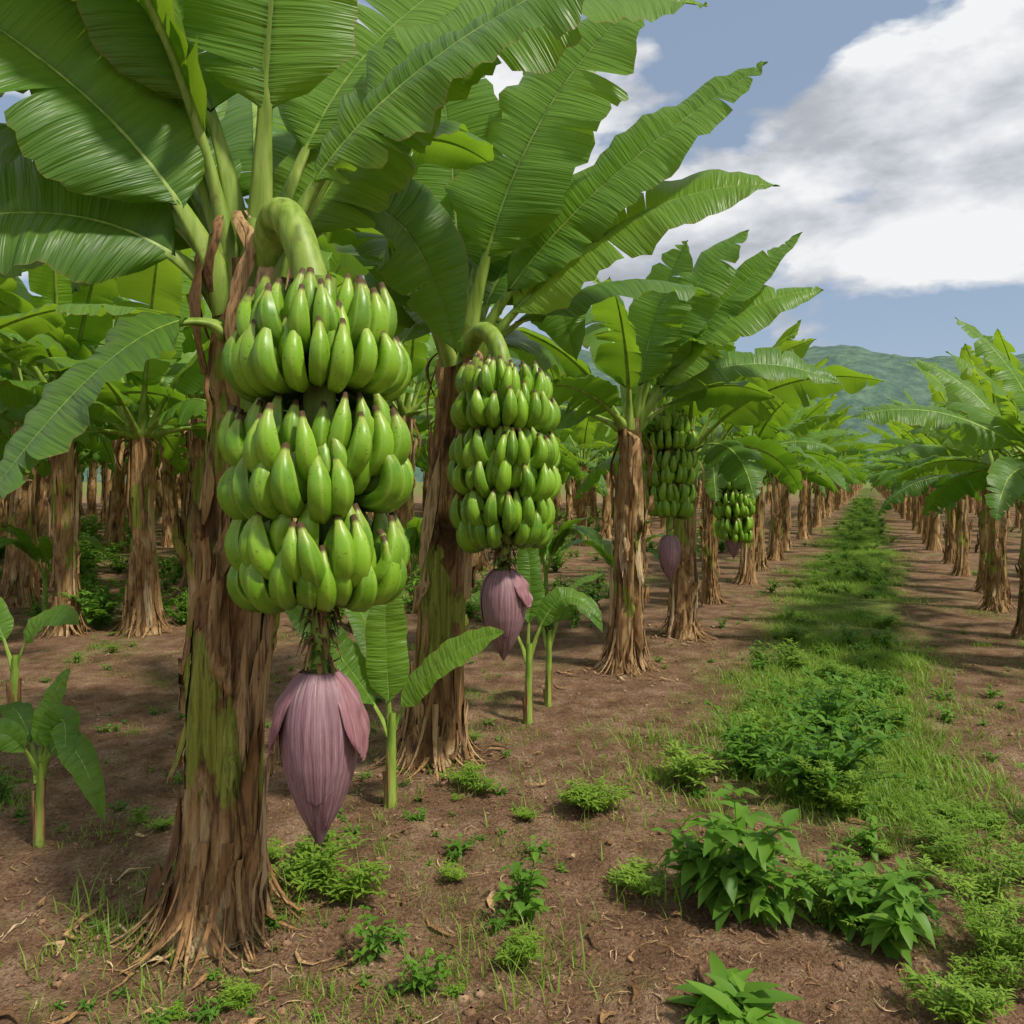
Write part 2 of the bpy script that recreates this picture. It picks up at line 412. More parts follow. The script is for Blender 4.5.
def bunch(mb, ctop, H, Rr, rng, zs, per=19, fr=0.036, ln=0.15, rings=13, sides=10):
    ctop=V(ctop)
    tube(mb,[ctop+UP*0.05,ctop-UP*H*0.5,ctop-UP*H*1.02],[0.05,0.045,0.03],'pet',10)
    for h,(dz,k) in enumerate(zs):
        ph=rng.uniform(0,6); sp=rng.uniform(0,6)
        for w in range(2):
            nn=per if w==0 else per-3
            for i in range(nn):
                if rng.random()<.03: continue
                az=2*math.pi*(i+0.5*w)/nn+ph+rng.uniform(-.09,.09)
                zt=-dz+0.018*math.sin(az+sp)+rng.uniform(-.013,.013)+(0.040 if w else 0)
                finger(mb,ctop,az,Rr*k*(1 if w==0 else 0.76)*rng.uniform(.94,1.05),zt,ln*rng.uniform(.82,1.12),fr*rng.uniform(.86,1.10)*(0.85+0.15*k),rng,rng.uniform(-.028,.028),rings,sides)
def rachis(mb, a, b, rng, scraps=70, r=0.022):
    a=V(a);b=V(b); mid=(a+b)/2+V((rng.uniform(-.02,.02),rng.uniform(-.02,.02),0))
    tube(mb,[a,a.lerp(mid,.5),mid,mid.lerp(b,.5),b],[r,r*1.1,r,r*0.95,r*1.3],'pet',8,bumpy=0.12)
    for k in range(scraps):
        f=rng.random(); p=a.lerp(b,f); th=rng.uniform(0,6.28); o=V((math.cos(th),math.sin(th),rng.uniform(-.6,.5)))
        s=o.cross(UP).normalized(); l=rng.uniform(.03,.10)*(1.1-0.3*f); w=rng.uniform(.003,.009)
        p1=p+o*l*0.6; p2=p1+V((o.x*.3,o.y*.3,rng.uniform(-1,0.2)))*l*0.8
        mb.grid([[p-s*w,p+s*w],[p1-s*w,p1+s*w],[p2-s*w*.4,p2+s*w*.4]],[[(0,0),(1,0)],[(0,.5),(1,.5)],[(0,1),(1,1)]],'dry' if rng.random()<.55 else 'weed',rng.uniform(0,.5))
PROF=[(0,.38),(.05,.62),(.13,.84),(.26,.98),(.38,1.0),(.52,.93),(.66,.76),(.79,.52),(.90,.26),(.96,.13),(1,.03)]
def prof(t):
    for (t0,r0),(t1,r1) in zip(PROF[:-1],PROF[1:]):
        if t<=t1: return r0+(r1-r0)*(t-t0)/(t1-t0)
    return .02
def flower(mb, top, Ln, Rb, rng, flares=((0.0,.55),(3.3,.5))):
    top=V(top); n=24
    rows=[];uvs=[]
    for i in range(n+1):
        t=i/n; r=prof(t)*Rb
        rows.append([top+V((math.cos(2*math.pi*j/24)*r,math.sin(2*math.pi*j/24)*r,-t*Ln)) for j in range(24)])
        uvs.append([(j/24,t) for j in range(24)])
    mb.grid(rows,uvs,'bud',0.0,closed=True)
    def shell(az,half,te,off,flare,tint):
        rows=[];uvs=[]; m=14; nn=18; sd=rng.uniform(0,9)
        for i in range(nn+1):
            f=i/nn; t=f*te; w=half*(1-f**3.2)**0.6 if f<1 else 0.02
            rr=[];uu=[]
            for j in range(m+1):
                g=2*j/m-1; th=az+g*w
                r=prof(t*(0.75 if flare else 1))*Rb+off*(1-0.6*f)*(1-0.5*abs(g)**4)+flare*math.sin(f*1.9)*(1+.25*g*g)+0.002*math.sin(g*20)
                if flare: r+=.012*noise.noise(V((g*2,f*4,sd)))
                rr.append(top+V((math.cos(th)*r,math.sin(th)*r,-t*Ln+0.004*off+(0.02*g*g*f if flare else 0))))
                uu.append((th/6.283,t))
            rows.append(rr);uvs.append(uu)
        mb.grid(rows,uvs,'bud',tint)
    for k,(az,te) in enumerate([(-2.2,.97),(-0.7,.9),(0.9,.95),(2.4,.9),(-1.5,.72)]):
        shell(az,1.05,te,0.004+0.0035*k,0,rng.uniform(0,.25))
    for az,te in flares: shell(az,0.60,te,0.014,Rb*0.22,0.5)

# ------------------------------------------------------------------ ground
def gz(x,y):
    d=math.hypot(x,y-3)
    z=0.05*noise.noise(V((x*.45,y*.45,0)))+0.022*noise.noise(V((x*1.9,y*1.9,3)))
    if d<14:
        k=max(0,1-d/14)
        z+=k*(0.024*noise.noise(V((x*6,y*6,7)))+0.018*abs(noise.noise(V((x*15,y*15,1)))))
    return z
def coords(lo,hi,st,far_lo,far_hi,gr=1.065):
    c=[lo+st*i for i in range(int((hi-lo)/st)+1)]
    s=st;x=c[-1]
    while x<far_hi: s*=gr; x+=s; c.append(x)
    s=st;x=c[0];pre=[]
    while x>far_lo: s*=gr; x-=s; pre.append(x)
    return pre[::-1]+c
xs=coords(-2.6,3.2,0.03,-1600,1600); ys=coords(1.6,6.5,0.03,-60,2500)
verts=[(x,y,gz(x,y)) for y in ys for x in xs]
nx=len(xs); faces=[(j*nx+i,j*nx+i+1,(j+1)*nx+i+1,(j+1)*nx+i) for j in range(len(ys)-1) for i in range(nx-1)]
me=bpy.data.meshes.new('ground'); me.from_pydata(verts,[],faces); me.materials.append(MATS['soil'])
me.polygons.foreach_set('use_smooth',[True]*len(faces)); obj('ground',me)

# hills
mb=MB(); n=300; rows=[];uvs=[]
for k in range(22):
    f=k/21; rr=[]
    for i in range(n+1):
        x=-1300+3000*i/n
        h=176*(0.86+0.10*noise.noise(V((x*.0030,4.3,0)))+0.06*noise.noise(V((x*.012,4.3,2))))
        z=h*math.sin(f*math.pi*0.5)+7*noise.noise(V((x*.03,f*6,4.3)))+2.5*noise.noise(V((x*.12,f*22,1.3)))-5*(1-f)
        rr.append((x,600+350*f,z))
    rows.append(rr);uvs.append([(0,0)]*(n+1))
mb.grid(rows,uvs,'hill'); obj('hills',mb.mesh('hills'))

# ------------------------------------------------------------------ hero plants
def plant(base, build):
    e=empty('banana_plant',base)
    for nm,mb in build(V(base)).items():
        o=obj(nm,mb.mesh(nm),e); o.matrix_parent_inverse=Matrix.Translation(-V(base))
    return e
def P1(b):
    r=random.Random(11); s=MB(); top=(-.87,2.67,2.22)
    stem(s,b,top,0.138,0.092,r,seg=96,rings=110,strips=54,green=0.5,seed=2.0,peel=.85,step=.03)
    lf=MB(); F=dict(n=44,m=6,tears=3)
    leaf(lf,[(-.83,2.60,2.10),(-.79,2.55,2.7),(-.74,2.48,3.2),(-.62,2.3,4.1)],.62,r,nor=(.1,-1,.2),b0=.32,pr=.042,tint=.65,fold=.15,**F)
    leaf(lf,[(-.88,2.65,2.10),(-.90,2.58,2.7),(-1.08,2.55,3.1),(-1.6,2.4,3.6)],.58,r,nor=(.3,-.8,.6),b0=.36,pr=.040,tint=.5,**F)
    leaf(lf,[(-.90,2.60,2.05),(-1.02,2.5,2.45),(-1.32,2.35,2.82),(-2.0,2.2,3.05)],.62,r,nor=(.2,-.8,.6),b0=.26,pr=.037,tint=.4,**F)
    leaf(lf,[(-.92,2.62,2.05),(-1.1,2.5,2.35),(-1.5,2.4,2.40),(-1.9,2.3,2.15)],.48,r,nor=(-.1,-.85,.5),b0=.22,pr=.030,tint=.1,**F)
    leaf(lf,[(-.90,2.55,1.98),(-1.02,2.42,2.08),(-1.28,2.3,1.84),(-1.60,2.15,1.16)],.44,r,nor=(-.5,-.7,.5),b0=.22,pr=.026,tint=.4,**F)
    leaf(lf,[(-.80,2.56,2.10),(-.62,2.50,2.60),(-.2,2.4,2.84),(.28,2.3,3.0)],.62,r,nor=(-.2,-.72,.65),b0=.25,pr=.037,tint=.6,droop=.35,**F)
    leaf(lf,[(-.80,2.62,2.12),(-.5,2.7,2.95),(0,2.7,3.22),(.66,2.7,3.1)],.62,r,nor=(-.1,-.75,.6),b0=.3,pr=.030,tint=.8,**F)
    leaf(lf,[(-.86,2.70,2.12),(-.75,2.8,2.8),(-.5,3.0,3.3),(.1,3.1,3.6)],.6,r,nor=(-.1,-.8,.5),b0=.28,pr=.030,tint=.9,**F)
    leaf(lf,[(-.84,2.75,2.12),(-.65,2.9,2.6),(-.40,3.1,2.75),(-.22,3.2,2.0)],.46,r,nor=(-.1,-.9,.3),b0=.25,pr=.026,tint=.3,**F)
    leaf(lf,[(-.80,2.72,2.12),(-.70,2.8,2.5),(-.55,2.85,2.75),(-.25,2.9,2.85)],.44,r,nor=(-.1,-.9,.4),b0=.2,pr=.026,tint=.8,**F)
    leaf(lf,[(-.90,2.75,2.12),(-1.05,2.9,2.65),(-1.35,3.0,2.75),(-1.65,3.0,2.2)],.5,r,nor=(.1,-.9,.3),b0=.25,pr=.026,tint=.4,**F)
    leaf(lf,[(-.92,2.72,2.12),(-1.1,2.8,2.9),(-1.5,2.8,3.2),(-2.1,2.8,2.8)],.6,r,nor=(.1,-.8,.5),b0=.25,pr=.028,tint=.8,**F)
    leaf(lf,[(-.92,2.80,2.12),(-1.2,3.0,2.6),(-1.7,3.2,2.7),(-2.4,3.2,2.3)],.6,r,nor=(.1,-.85,.4),b0=.22,pr=.028,tint=.5,**F)
    for az,el,ln,t in [(100,70,2.0,.45),(150,62,2.1,.35),(60,60,1.9,.5),(190,75,2.1,.6),(130,40,1.8,.3),(215,80,2.2,.6),(170,50,1.9,.5)]:
        gen_leaf(lf,top,math.radians(az),el,ln,.58,r,tint=t,pr=.03,n=30,m=4)
    for k in range(8):
        a=r.uniform(0,6.28); o=V((math.cos(a),math.sin(a),0)); t=V(top)
        tube(s,[t+o*.06-UP*.5,t+o*.08-UP*.1,t+o*.10+UP*.12],[.055,.045,.022],'pet',8)
    hanging_dry(s,V(top)+UP*.25,r,10)
    f=MB(); st=V((-.560,2.33,2.035))
    PP=[V((-.80,2.62,2.08)),V((-.77,2.52,2.39)),V((-.67,2.38,2.42)),st-UP*.05]
    tube(f,[bez(PP,i/14) for i in range(15)],[.045,.050,.054,.056,.056,.056,.055,.055,.055,.054,.054,.052,.05,.05,.05],'pet',14)
    bunch(f,st,.92,.222,r,[(.135,.84),(.27,1.0),(.485,1.03),(.60,1.07),(.785,1.02),(.865,.95)],per=20,fr=.0325,ln=.155)
    rachis(f,st-UP*.86,(-.56,2.33,.93),r,240,.03)
    fl=MB(); flower(fl,(-.56,2.33,.945),.51,.108,r,flares=((-.25,.50),(3.5,.46)))
    return {'pseudostem':s,'leaf_crown':lf,'fruit_bunch':f,'flower_bud':fl}
def P2(b):
    r=random.Random(23); s=MB(); top=(-.27,4.21,2.2)
    stem(s,b,top,0.145,0.092,r,seg=72,rings=80,strips=44,green=.32,seed=7.0,peel=.8,step=.03)
    lf=MB(); F=dict(n=38,m=5,tears=3)
    leaf(lf,[(-.26,4.15,2.1),(-.12,4.1,2.86),(.09,4.0,3.43),(.68,3.9,3.9)],.78,r,nor=(-.35,-.9,.3),b0=.25,pr=.04,tint=.8,**F)
    leaf(lf,[(-.25,4.15,2.1),(.1,4.05,2.75),(.6,3.9,3.12),(1.2,3.75,3.46)],.52,r,nor=(-.3,-.75,.6),b0=.2,pr=.032,tint=.75,**F)
    leaf(lf,[(-.22,4.15,2.1),(.1,4.0,2.5),(.65,3.85,2.98),(1.24,3.7,2.86)],.52,r,nor=(-.1,-.72,.65),b0=.2,pr=.032,tint=.9,**F)
    leaf(lf,[(-.3,4.2,2.1),(-.55,4.1,2.7),(-.9,3.9,3.0),(-1.4,3.8,2.7)],.6,r,b0=.3,pr=.034,tint=.4,**F)
    leaf(lf,[(-.27,4.25,2.1),(-.3,4.3,2.9),(-.3,4.3,3.5),(-.5,4.2,4.1)],.66,r,nor=(0,-1,.2),b0=.28,pr=.034,tint=.6,**F)
    leaf(lf,[(-.3,4.1,2.1),(-.45,3.9,2.55),(-.5,3.6,2.75),(-.55,3.3,2.4)],.46,r,b0=.35,pr=.03,tint=.35,**F)
    leaf(lf,[(-.25,4.3,2.1),(.0,4.5,2.7),(.2,4.7,2.9),(.38,4.7,2.2)],.5,r,nor=(-.1,-.9,.3),b0=.25,pr=.03,tint=.3,**F)
    leaf(lf,[(-.25,4.3,2.1),(-.15,4.5,2.6),(.1,4.7,3.1),(.5,4.7,3.2)],.5,r,nor=(-.1,-.9,.3),b0=.25,pr=.03,tint=.5,**F)
    leaf(lf,[(-.27,4.4,2.1),(-.2,4.5,2.9),(.1,4.6,3.6),(.45,4.6,4.1)],.6,r,nor=(-.1,-.9,.3),b0=.25,pr=.03,tint=.7,**F)
    leaf(lf,[(-.3,4.3,2.1),(-.5,4.5,2.7),(-.7,4.7,2.9),(-.85,4.7,2.2)],.5,r,nor=(.1,-.9,.3),b0=.25,pr=.03,tint=.45,**F)
    for az,el,ln,t in [(80,70,2.1,.6),(40,60,2.0,.5),(140,60,2.0,.4),(110,45,1.8,.35),(20,45,1.6,.4),(175,72,2.0,.5),(60,30,1.6,.4)]:
        gen_leaf(lf,top,math.radians(az),el,ln,.52,r,tint=t,pr=.03,n=26,m=4)
    hanging_dry(s,V(top)+UP*.1,r,7)
    f=MB(); st=V((-.035,3.85,2.01))
    PP=[V((-.26,4.16,2.06)),V((-.20,4.05,2.28)),V((-.10,3.90,2.34)),st]
    tube(f,[bez(PP,i/12) for i in range(13)],[.046]*13,'pet',12)
    bunch(f,st,.88,.222,r,[(.115,.86),(.245,1.0),(.44,1.03),(.55,1.06),(.72,1.0),(.80,.93)],per=20,fr=.0315,ln=.15,rings=11,sides=8)
    rachis(f,st-UP*.82,(-.04,3.85,1.06),r,160,.025)
    fl=MB(); flower(fl,(-.04,3.85,1.07),.44,.105,r,flares=((-.5,.42),))
    return {'pseudostem':s,'leaf_crown':lf,'fruit_bunch':f,'flower_bud':fl}
def P3(b):
    r=random.Random(31); s=MB(); top=(.93,6.28,1.98)
    stem(s,b,top,0.125,0.085,r,seg=48,rings=50,strips=32,green=.35,seed=12.0,peel=.7,step=.03)
    lf=MB(); F=dict(n=30,m=4,tears=5)
    for pts,w,t in [([(.95,6.25,1.9),(1.0,6.2,2.4),(1.1,6.1,2.9),(1.32,6.0,3.3)],.56,.7),
                    ([(.95,6.25,1.9),(1.1,6.2,2.5),(1.4,6.1,3.1),(1.78,6.0,3.38)],.48,.6),
                    ([(.95,6.25,1.9),(1.15,6.2,2.4),(1.6,6.1,2.9),(2.18,6.0,3.36)],.44,.7),
                    ([(.95,6.25,1.9),(1.2,6.1,2.35),(1.6,6.0,2.9),(2.3,5.9,2.9)],.48,.9),
                    ([(.95,6.25,1.9),(1.2,6.3,2.35),(1.9,6.3,2.6),(2.6,6.3,2.25)],.44,.5)]:
        leaf(lf,pts,w,r,nor=(-.3,-.70,.65),b0=.22,pr=.03,tint=t,**F)
    for az,el,ln,t in [(185,62,1.5,.5),(150,60,1.7,.4),(100,70,2.0,.6),(60,60,2.0,.5),(220,40,1.1,.4),(260,75,1.4,.5),(20,40,1.5,.4),(170,30,1.3,.4),(80,30,1.4,.4)]:
        gen_leaf(lf,top,math.radians(az),el,ln,.44,r,tint=t,pr=.028,n=26,m=3)
    hanging_dry(s,top,r,5)
    return {'pseudostem':s,'leaf_crown':lf}
b1=(-.985,2.67,0); b2=(-.43,4.25,0); b3=(.89,6.3,0)
for b,f in ((b1,P1),(b2,P2),(b3,P3)): plant((b[0],b[1],gz(b[0],b[1])),f)

# ------------------------------------------------------------------ generic plants
def variant(seed, h, fine):
    r=random.Random(seed); s=MB(not fine); top=(r.uniform(-.06,.06),r.uniform(-.06,.06),h)
    stem(s,(0,0,0),top,r.uniform(.100,.125),.075,r,seg=32 if fine else 14,rings=30 if fine else 12,strips=26 if fine else 10,green=r.uniform(.1,.4),seed=seed,peel=.7,step=.03)
    hanging_dry(s,top,r,4)
    lf=MB(not fine); k=r.randint(13,15); a=r.uniform(0,6)
    for i in range(k):
        f=i/(k-1); a+=2.4
        gen_leaf(lf,top,a,87-74*f+r.uniform(-8,8),r.uniform(1.6,2.1)*(0.8 if f>.7 else 1),r.uniform(.36,.50),r,sag=.6+.7*f,tint=.9-.65*f+r.uniform(-.15,.15),pr=.026,n=28 if fine else 16,m=3 if fine else 2,tears=9 if fine else 6,sides=6 if fine else 4)
    return s.mesh('pseudostem'),lf.mesh('leaf_crown')
near=[variant(100+i,1.75+0.08*i,True) for i in range(4)]
farv=[variant(200+i,1.7+0.07*i,False) for i in range(5)]
def near_plant(x,y,i=None,rot=None,sc=1.0):
    z=gz(x,y); e=empty('banana_plant',(x,y,z-0.01)); e.scale=(sc,sc,sc)
    e.rotation_euler=(0,0,R.uniform(0,6.28) if rot is None else rot)
    v=near[R.randrange(4) if i is None else i]
    obj('pseudostem',v[0],e); obj('leaf_crown',v[1],e); return e
def bunch_simple(e,world,seed,H=.95):
    r=random.Random(seed); f=MB(); st=V(world); b=e.location
    PP=[V((b.x,b.y,1.8)),V((b.x*.8+st.x*.2,b.y*.8+st.y*.2,st.z+.3)),V((st.x,st.y,st.z+.3)),st]
    tube(f,[bez(PP,i/8) for i in range(9)],[.045]*9,'pet',8)
    bunch(f,st,H,.205,r,[(.12,.8),(.26,.95),(.43,1.0),(.56,1.0),(.72,.95),(.83,.85)],per=17,fr=.032,rings=8,sides=6)
    rachis(f,st-UP*H*.9,st-UP*(H+.08),r,30); fl=MB(); flower(fl,st-UP*(H+.07),.40,.09,r,flares=())
    inv=Matrix.LocRotScale(e.location,e.rotation_euler,e.scale).inverted()
    for nm,mb in (('fruit_bunch',f),('flower_bud',fl)):
        o=obj(nm,mb.mesh(nm),e); o.matrix_parent_inverse=inv
e4=near_plant(1.62,7.6,1,0.4); bunch_simple(e4,(1.37,6.95,2.04),5)
e5=near_plant(2.45,9.9,2,2.0); bunch_simple(e5,(2.55,9.2,1.66),6,.6)
def rowA(y): return 0.95+0.45*(y-6.3)
for y in (11.6,13.3,15.1): near_plant(rowA(y)+R.uniform(-.1,.1),y)
for y in (6.3,7.6,9.1,10.8,12.5,14.4): near_plant(4.85+0.445*(y-7.5)+R.uniform(-.1,.1),y,sc=.88)
for x,y,s in ((-4.35,7.8,1.2),(-3.55,7.75,1.15),(-4.0,10.2,1.4),(-2.75,9.9,1.35),(-5.9,9.6,1.4),(-1.6,11.6,1.35),(-6.6,8.2,1.35),(-0.6,13.2,1.3),(-4.5,5.9,1.2)): near_plant(x,y,sc=s)
grove=empty('banana_grove')
def far(x,y,k=1.0):
    v=farv[R.randrange(5)]; rot=R.uniform(0,6.28); sc=R.uniform(.9,1.12)*k
    for me in v: obj('grove_stem' if me is v[0] else 'grove_crown',me,grove,(x,y,gz(x,y)-.02),rot,sc)
y=16.9
while y<150:
    far(rowA(y)+R.uniform(-.15,.15),y); far(4.85+0.445*(y-7.5)+R.uniform(-.15,.15),y,.92)
    y+=1.75 if y<60 else 2.6
for k in range(1,15):
    y=13 if k<3 else 11
    while y<50:
        x=rowA(y)-1.6-3.1*k+R.uniform(-.3,.3)
        if x>-0.75*y-3 and (k>1 or y>14.5): far(x,y+R.uniform(-.4,.4),1.12 if k<3 else 1.5)
        y+=1.9 if y<30 else 2.8
for k in (1,2,3,4):
    y=5.5+k
    while y<80:
        x=4.85+0.445*(y-7.5)+3.2*k
        if x<0.75*y+3: far(x,y,.9)
        y+=2.3

# ------------------------------------------------------------------ suckers (young banana plants)
def sucker(x,y,h,leaves,seed,r0=.035):
    r=random.Random(seed); z=gz(x,y); e=empty('young_banana_plant',(x,y,z))
    s=MB(); tube(s,[V((0,0,-.03)),V((0,0,h*.3)),V((0.005,0,h*.7)),V((0.01,0,h))],[r0*1.2,r0,r0*.8,r0*.55],'pet',10,bumpy=.04)
    for k in range(9):
        a=r.uniform(0,6.28);o=V((math.cos(a),math.sin(a),0)); sd=V((-o.y,o.x,0)); hh=r.uniform(.08,.28)
        rws=[[o*(r0*(1.2-.4*abs(g)+.5*(zz/hh)**2*r.random()))+sd*g*r0*.55*(1-.8*zz/hh)+UP*zz for g in (-1,0,1)] for zz in (0,hh*.35,hh*.7,hh)]
        s.grid(rws,[[(0,0)]*3]*4,'dry',r.uniform(.2,.8))
    lf=MB()
    for (pts,w,nor,t) in leaves:
        leaf(lf,[V((0,0,h*.75))]+[V(p) for p in pts],w,r,nor=nor,b0=.22,pr=.011,n=24,m=4,tears=0,tint=t,ripple=.018,fold=.3)
    obj('pseudostem',s.mesh('pseudostem'),e); obj('leaf_crown',lf.mesh('leaf_crown'),e)
sucker(-.55,3.62,.42,[([(0,-.02,.55),(-.04,-.03,.8),(0.0,-.02,1.08)],.22,(.2,-1,.1),.9),
                      ([(.06,0,.5),(.25,-.05,.75),(.52,-.1,.80)],.19,(-.3,-.6,.7),.9),
                      ([(-.08,0,.5),(-.3,-.1,.85),(-.52,-.1,1.02)],.20,(.3,-.6,.6),.4),
                      ([(-.02,.1,.5),(-.15,.3,.9),(-.35,.5,.9)],.2,None,.4)],1,.026)
sucker(-1.95,3.3,.34,[([(.08,-.03,.5),(.2,-.08,.52),(.33,-.12,.14)],.14,(.3,-.7,.5),.4),
                      ([(.05,0,.5),(.13,0,.66),(.16,-.1,.35)],.15,(.5,-.8,.3),.5),
                      ([(-.05,-.03,.5),(-.2,-.08,.6),(-.3,-.1,.25)],.14,(-.3,-.7,.5),.4),
                      ([(0,0,.5),(.03,.03,.6),(.10,.05,.72)],.10,(0,-1,.2),.6),
                      ([(-.1,.1,.5),(-.25,.2,.65),(-.4,.2,.4)],.14,None,.3)],2,.020)
sucker(.10,5.0,.5,[([(-.1,-.03,.7),(-.25,-.08,.9),(-.35,-.1,.75)],.16,(0,-.6,.7),.3),
                      ([(.1,0,.75),(.25,0,.95),(.45,-.1,.65)],.18,(.2,-.6,.7),.4),
                      ([(0,0,.8),(.05,.03,1.0),(-.05,.05,1.2)],.17,(0,-1,.2),.4),
                      ([(.1,.1,.7),(.3,.2,.9),(.5,.2,.9)],.17,None,.3)],3,.026)
sucker(.24,5.3,.5,[([(.1,-.03,.7),(.2,-.08,.85),(.35,-.1,.5)],.17,(0,-.6,.7),.3),
                      ([(-.1,0,.75),(-.15,.1,1.0),(-.1,.1,1.15)],.16,(0,-1,.3),.4)],4,.023)
sucker(-3.05,4.9,.4,[([(.1,-.03,.6),(.3,-.08,.75),(.45,-.1,.6)],.2,(0,-.6,.7),.6),
                      ([(-.1,0,.6),(-.2,.1,.8),(-.4,.1,.7)],.18,(0,-.6,.7),.5)],5,.03)
for i,(x,y) in enumerate(((-2.6,8.6),(-3.0,11.2),(-5.2,8.9),(-1.2,9.6),(1.1,8.2),(0.4,9.5),(-4.4,12.2))):
    r=random.Random(900+i); lv=[]
    for k in range(6):
        a=r.uniform(0,6.28); o=V((math.cos(a),math.sin(a),0)); l=r.uniform(.5,.9)
        lv.append(([o*l*.15+UP*(.7),o*l*.5+UP*(1.1+r.uniform(-.1,.2)),o*l+UP*r.uniform(.6,1.1)],r.uniform(.18,.28),None,r.uniform(.2,.7)))
    sucker(x,y,.5,lv,950+i,.03)

# ------------------------------------------------------------------ weeds
def sleaf(mb,p,d,nn,Ln,W,bend,mat,tint,k=5):
    d=d.normalized(); s=d.cross(nn); s=s.normalized() if s.length>1e-3 else d.orthogonal().normalized(); nn=s.cross(d)
    sh=[.05,.62,1.0,.85,.5,.04] if k==5 else [.1,1,.75,.04]
    rows=[];uvs=[];c=len(sh)-1
    for i,w in enumerate(sh):
        f=i/c; q=p+d*(Ln*f)-nn*(bend*Ln*f*f); a=s*(W*.5*w)
        rows.append([q-a+nn*(W*.16*w),q,q+a+nn*(W*.16*w)]); uvs.append([(0,f),(.5,f),(1,f)])
    mb.grid(rows,uvs,mat,tint)
def weed(seed,h,spread,stems,ll,lw,dens=7,mat='weed'):
    r=random.Random(seed); mb=MB()
    for s in range(stems):
        a=r.uniform(0,6.28); o=V((math.cos(a),math.sin(a),0)); hh=h*r.uniform(.4,1.0); sp=spread*r.uniform(.1,1)
        P=[o*.01*r.random(),o*sp*.25+UP*hh*.45,o*sp*.6+UP*hh*.85,o*sp+UP*hh*r.uniform(.8,1)]
        P=[V(p) for p in P]
        tube(mb,[bez(P,i/5) for i in range(6)],[.004,.0038,.0033,.003,.002,.0015],'weed',4,.6)
        st=r.uniform(-.2,.2)
        for k in range(dens):
            t=.2+.8*(k+r.random()*.5)/dens; p=bez(P,min(t,1)); 
            for q in range(2 if t<.9 else 4):
                aa=a+k*1.57+q*math.pi*(1 if t<.9 else .5)+r.uniform(-.5,.5); d=V((math.cos(aa),math.sin(aa),r.uniform(-.3,.8)))
                f=r.uniform(.45,1.15)*(1.1-.45*t)
                sleaf(mb,p,d,UP,ll*f,lw*f*r.uniform(.8,1.2),r.uniform(.1,.6),mat,min(1,max(0,r.uniform(.0,.6)+.35*t+st)))
    return mb.mesh('weed')
def grass(seed,h,n,sp,w=.004):
    r=random.Random(seed); mb=MB()
    for i in range(n):
        a=r.uniform(0,6.28); o=V((math.cos(a),math.sin(a),0)); s=V((-o.y,o.x,0)); b=V((r.gauss(0,sp),r.gauss(0,sp),-.01)); hh=h*r.uniform(.4,1.1); le=r.uniform(.2,.9)*hh
        rows=[];uvs=[]
        for k in range(5):
            f=k/4; p=b+UP*(hh*f*(1-.25*f))+o*(le*f*f); ww=w*(1-f*.9)
            rows.append([p-s*ww,p+s*ww]);uvs.append([(0,f),(1,f)])
        mb.grid(rows,uvs,'grass',r.random())
    return mb.mesh('grass')
def feather(seed,h,sp,stems):
    r=random.Random(seed); mb=MB()
    for s in range(stems):
        a=r.uniform(0,6.28); o=V((math.cos(a),math.sin(a),0)); hh=h*r.uniform(.35,1)
        P=[V((0,0,0)),o*sp*.2+UP*hh*.5,o*sp*.6+UP*hh*.9,o*sp*r.uniform(.5,1.2)+UP*hh*r.uniform(.7,1)]
        tube(mb,[bez(P,i/4) for i in range(5)],[.003,.003,.002,.002,.001],'grass',3,.6)
        for k in range(13):
            t=.15+.85*k/13; p=bez(P,t); aa=r.uniform(0,6.28); d=V((math.cos(aa),math.sin(aa),.5)).normalized()
            tl=.07*(1.1-.6*t)*r.uniform(.6,1.3)
            for q in range(5):
                b2=p+d*(tl*q/5); a3=aa+(1 if q%2 else -1)*.9
                sleaf(mb,b2,V((math.cos(a3),math.sin(a3),r.uniform(0,.6))),UP,.028*r.uniform(.6,1.3),.009,.2,'grass',r.random(),3)
    return mb.mesh('feathery_weed')
W_big=weed(1,.50,.46,26,.10,.05,8); W_big2=weed(5,.42,.42,22,.09,.045,8); W_broad=weed(2,.42,.24,11,.15,.07,6); W_broad2=weed(6,.34,.24,9,.14,.062,5); W_low=weed(3,.12,.12,5,.20,.065,3)
W_mid=[weed(10+i,.24,.16,9,.07,.038,5) for i in range(3)]; W_small=[weed(20+i,.08,.08,5,.045,.024,3) for i in range(3)]
W_seed=[weed(25+i,.05,.03,2,.035,.018,2) for i in range(3)]
G=[grass(30+i,.13,60,.06) for i in range(3)]; Gc=[grass(50+i,.07,130,.15,.0035) for i in range(3)]; Gs=[grass(55+i,.16,16,.07,.003) for i in range(3)]
FE=[feather(60+i,.34,.24,15) for i in range(2)]; FS=[feather(70+i,.13,.12,8) for i in range(3)]; FSP=[feather(80+i,.10,.10,4) for i in range(2)]
def put(name,me,x,y,parent=None,sc=1.0): return obj(name,me,parent,(x,y,gz(x,y)-.005),R.uniform(0,6.28),sc)
put('leafy_weed',W_big,1.45,3.75); put('leafy_weed',W_big2,1.22,4.1,sc=.9); put('leafy_weed',W_big,1.80,4.5,sc=.9)
put('leafy_weed',W_broad,.78,2.72,sc=1.05); put('leafy_weed',W_broad2,.68,2.80,sc=.95); put('leafy_weed',W_broad2,.86,2.66,sc=.8)
put('leafy_weed',W_broad2,1.17,2.50,sc=.85); put('leafy_weed',W_broad,1.10,2.62,sc=.6); put('leafy_weed',W_broad2,1.27,2.58,sc=.7)
put('leafy_weed',W_low,.66,2.15,sc=1.0); put('leafy_weed',W_low,.56,2.20,sc=.9)
put('feathery_weed',FE[0],1.50,2.50); put('feathery_weed',FE[1],1.66,2.8); put('feathery_weed',FE[1],1.42,2.3,sc=.7)
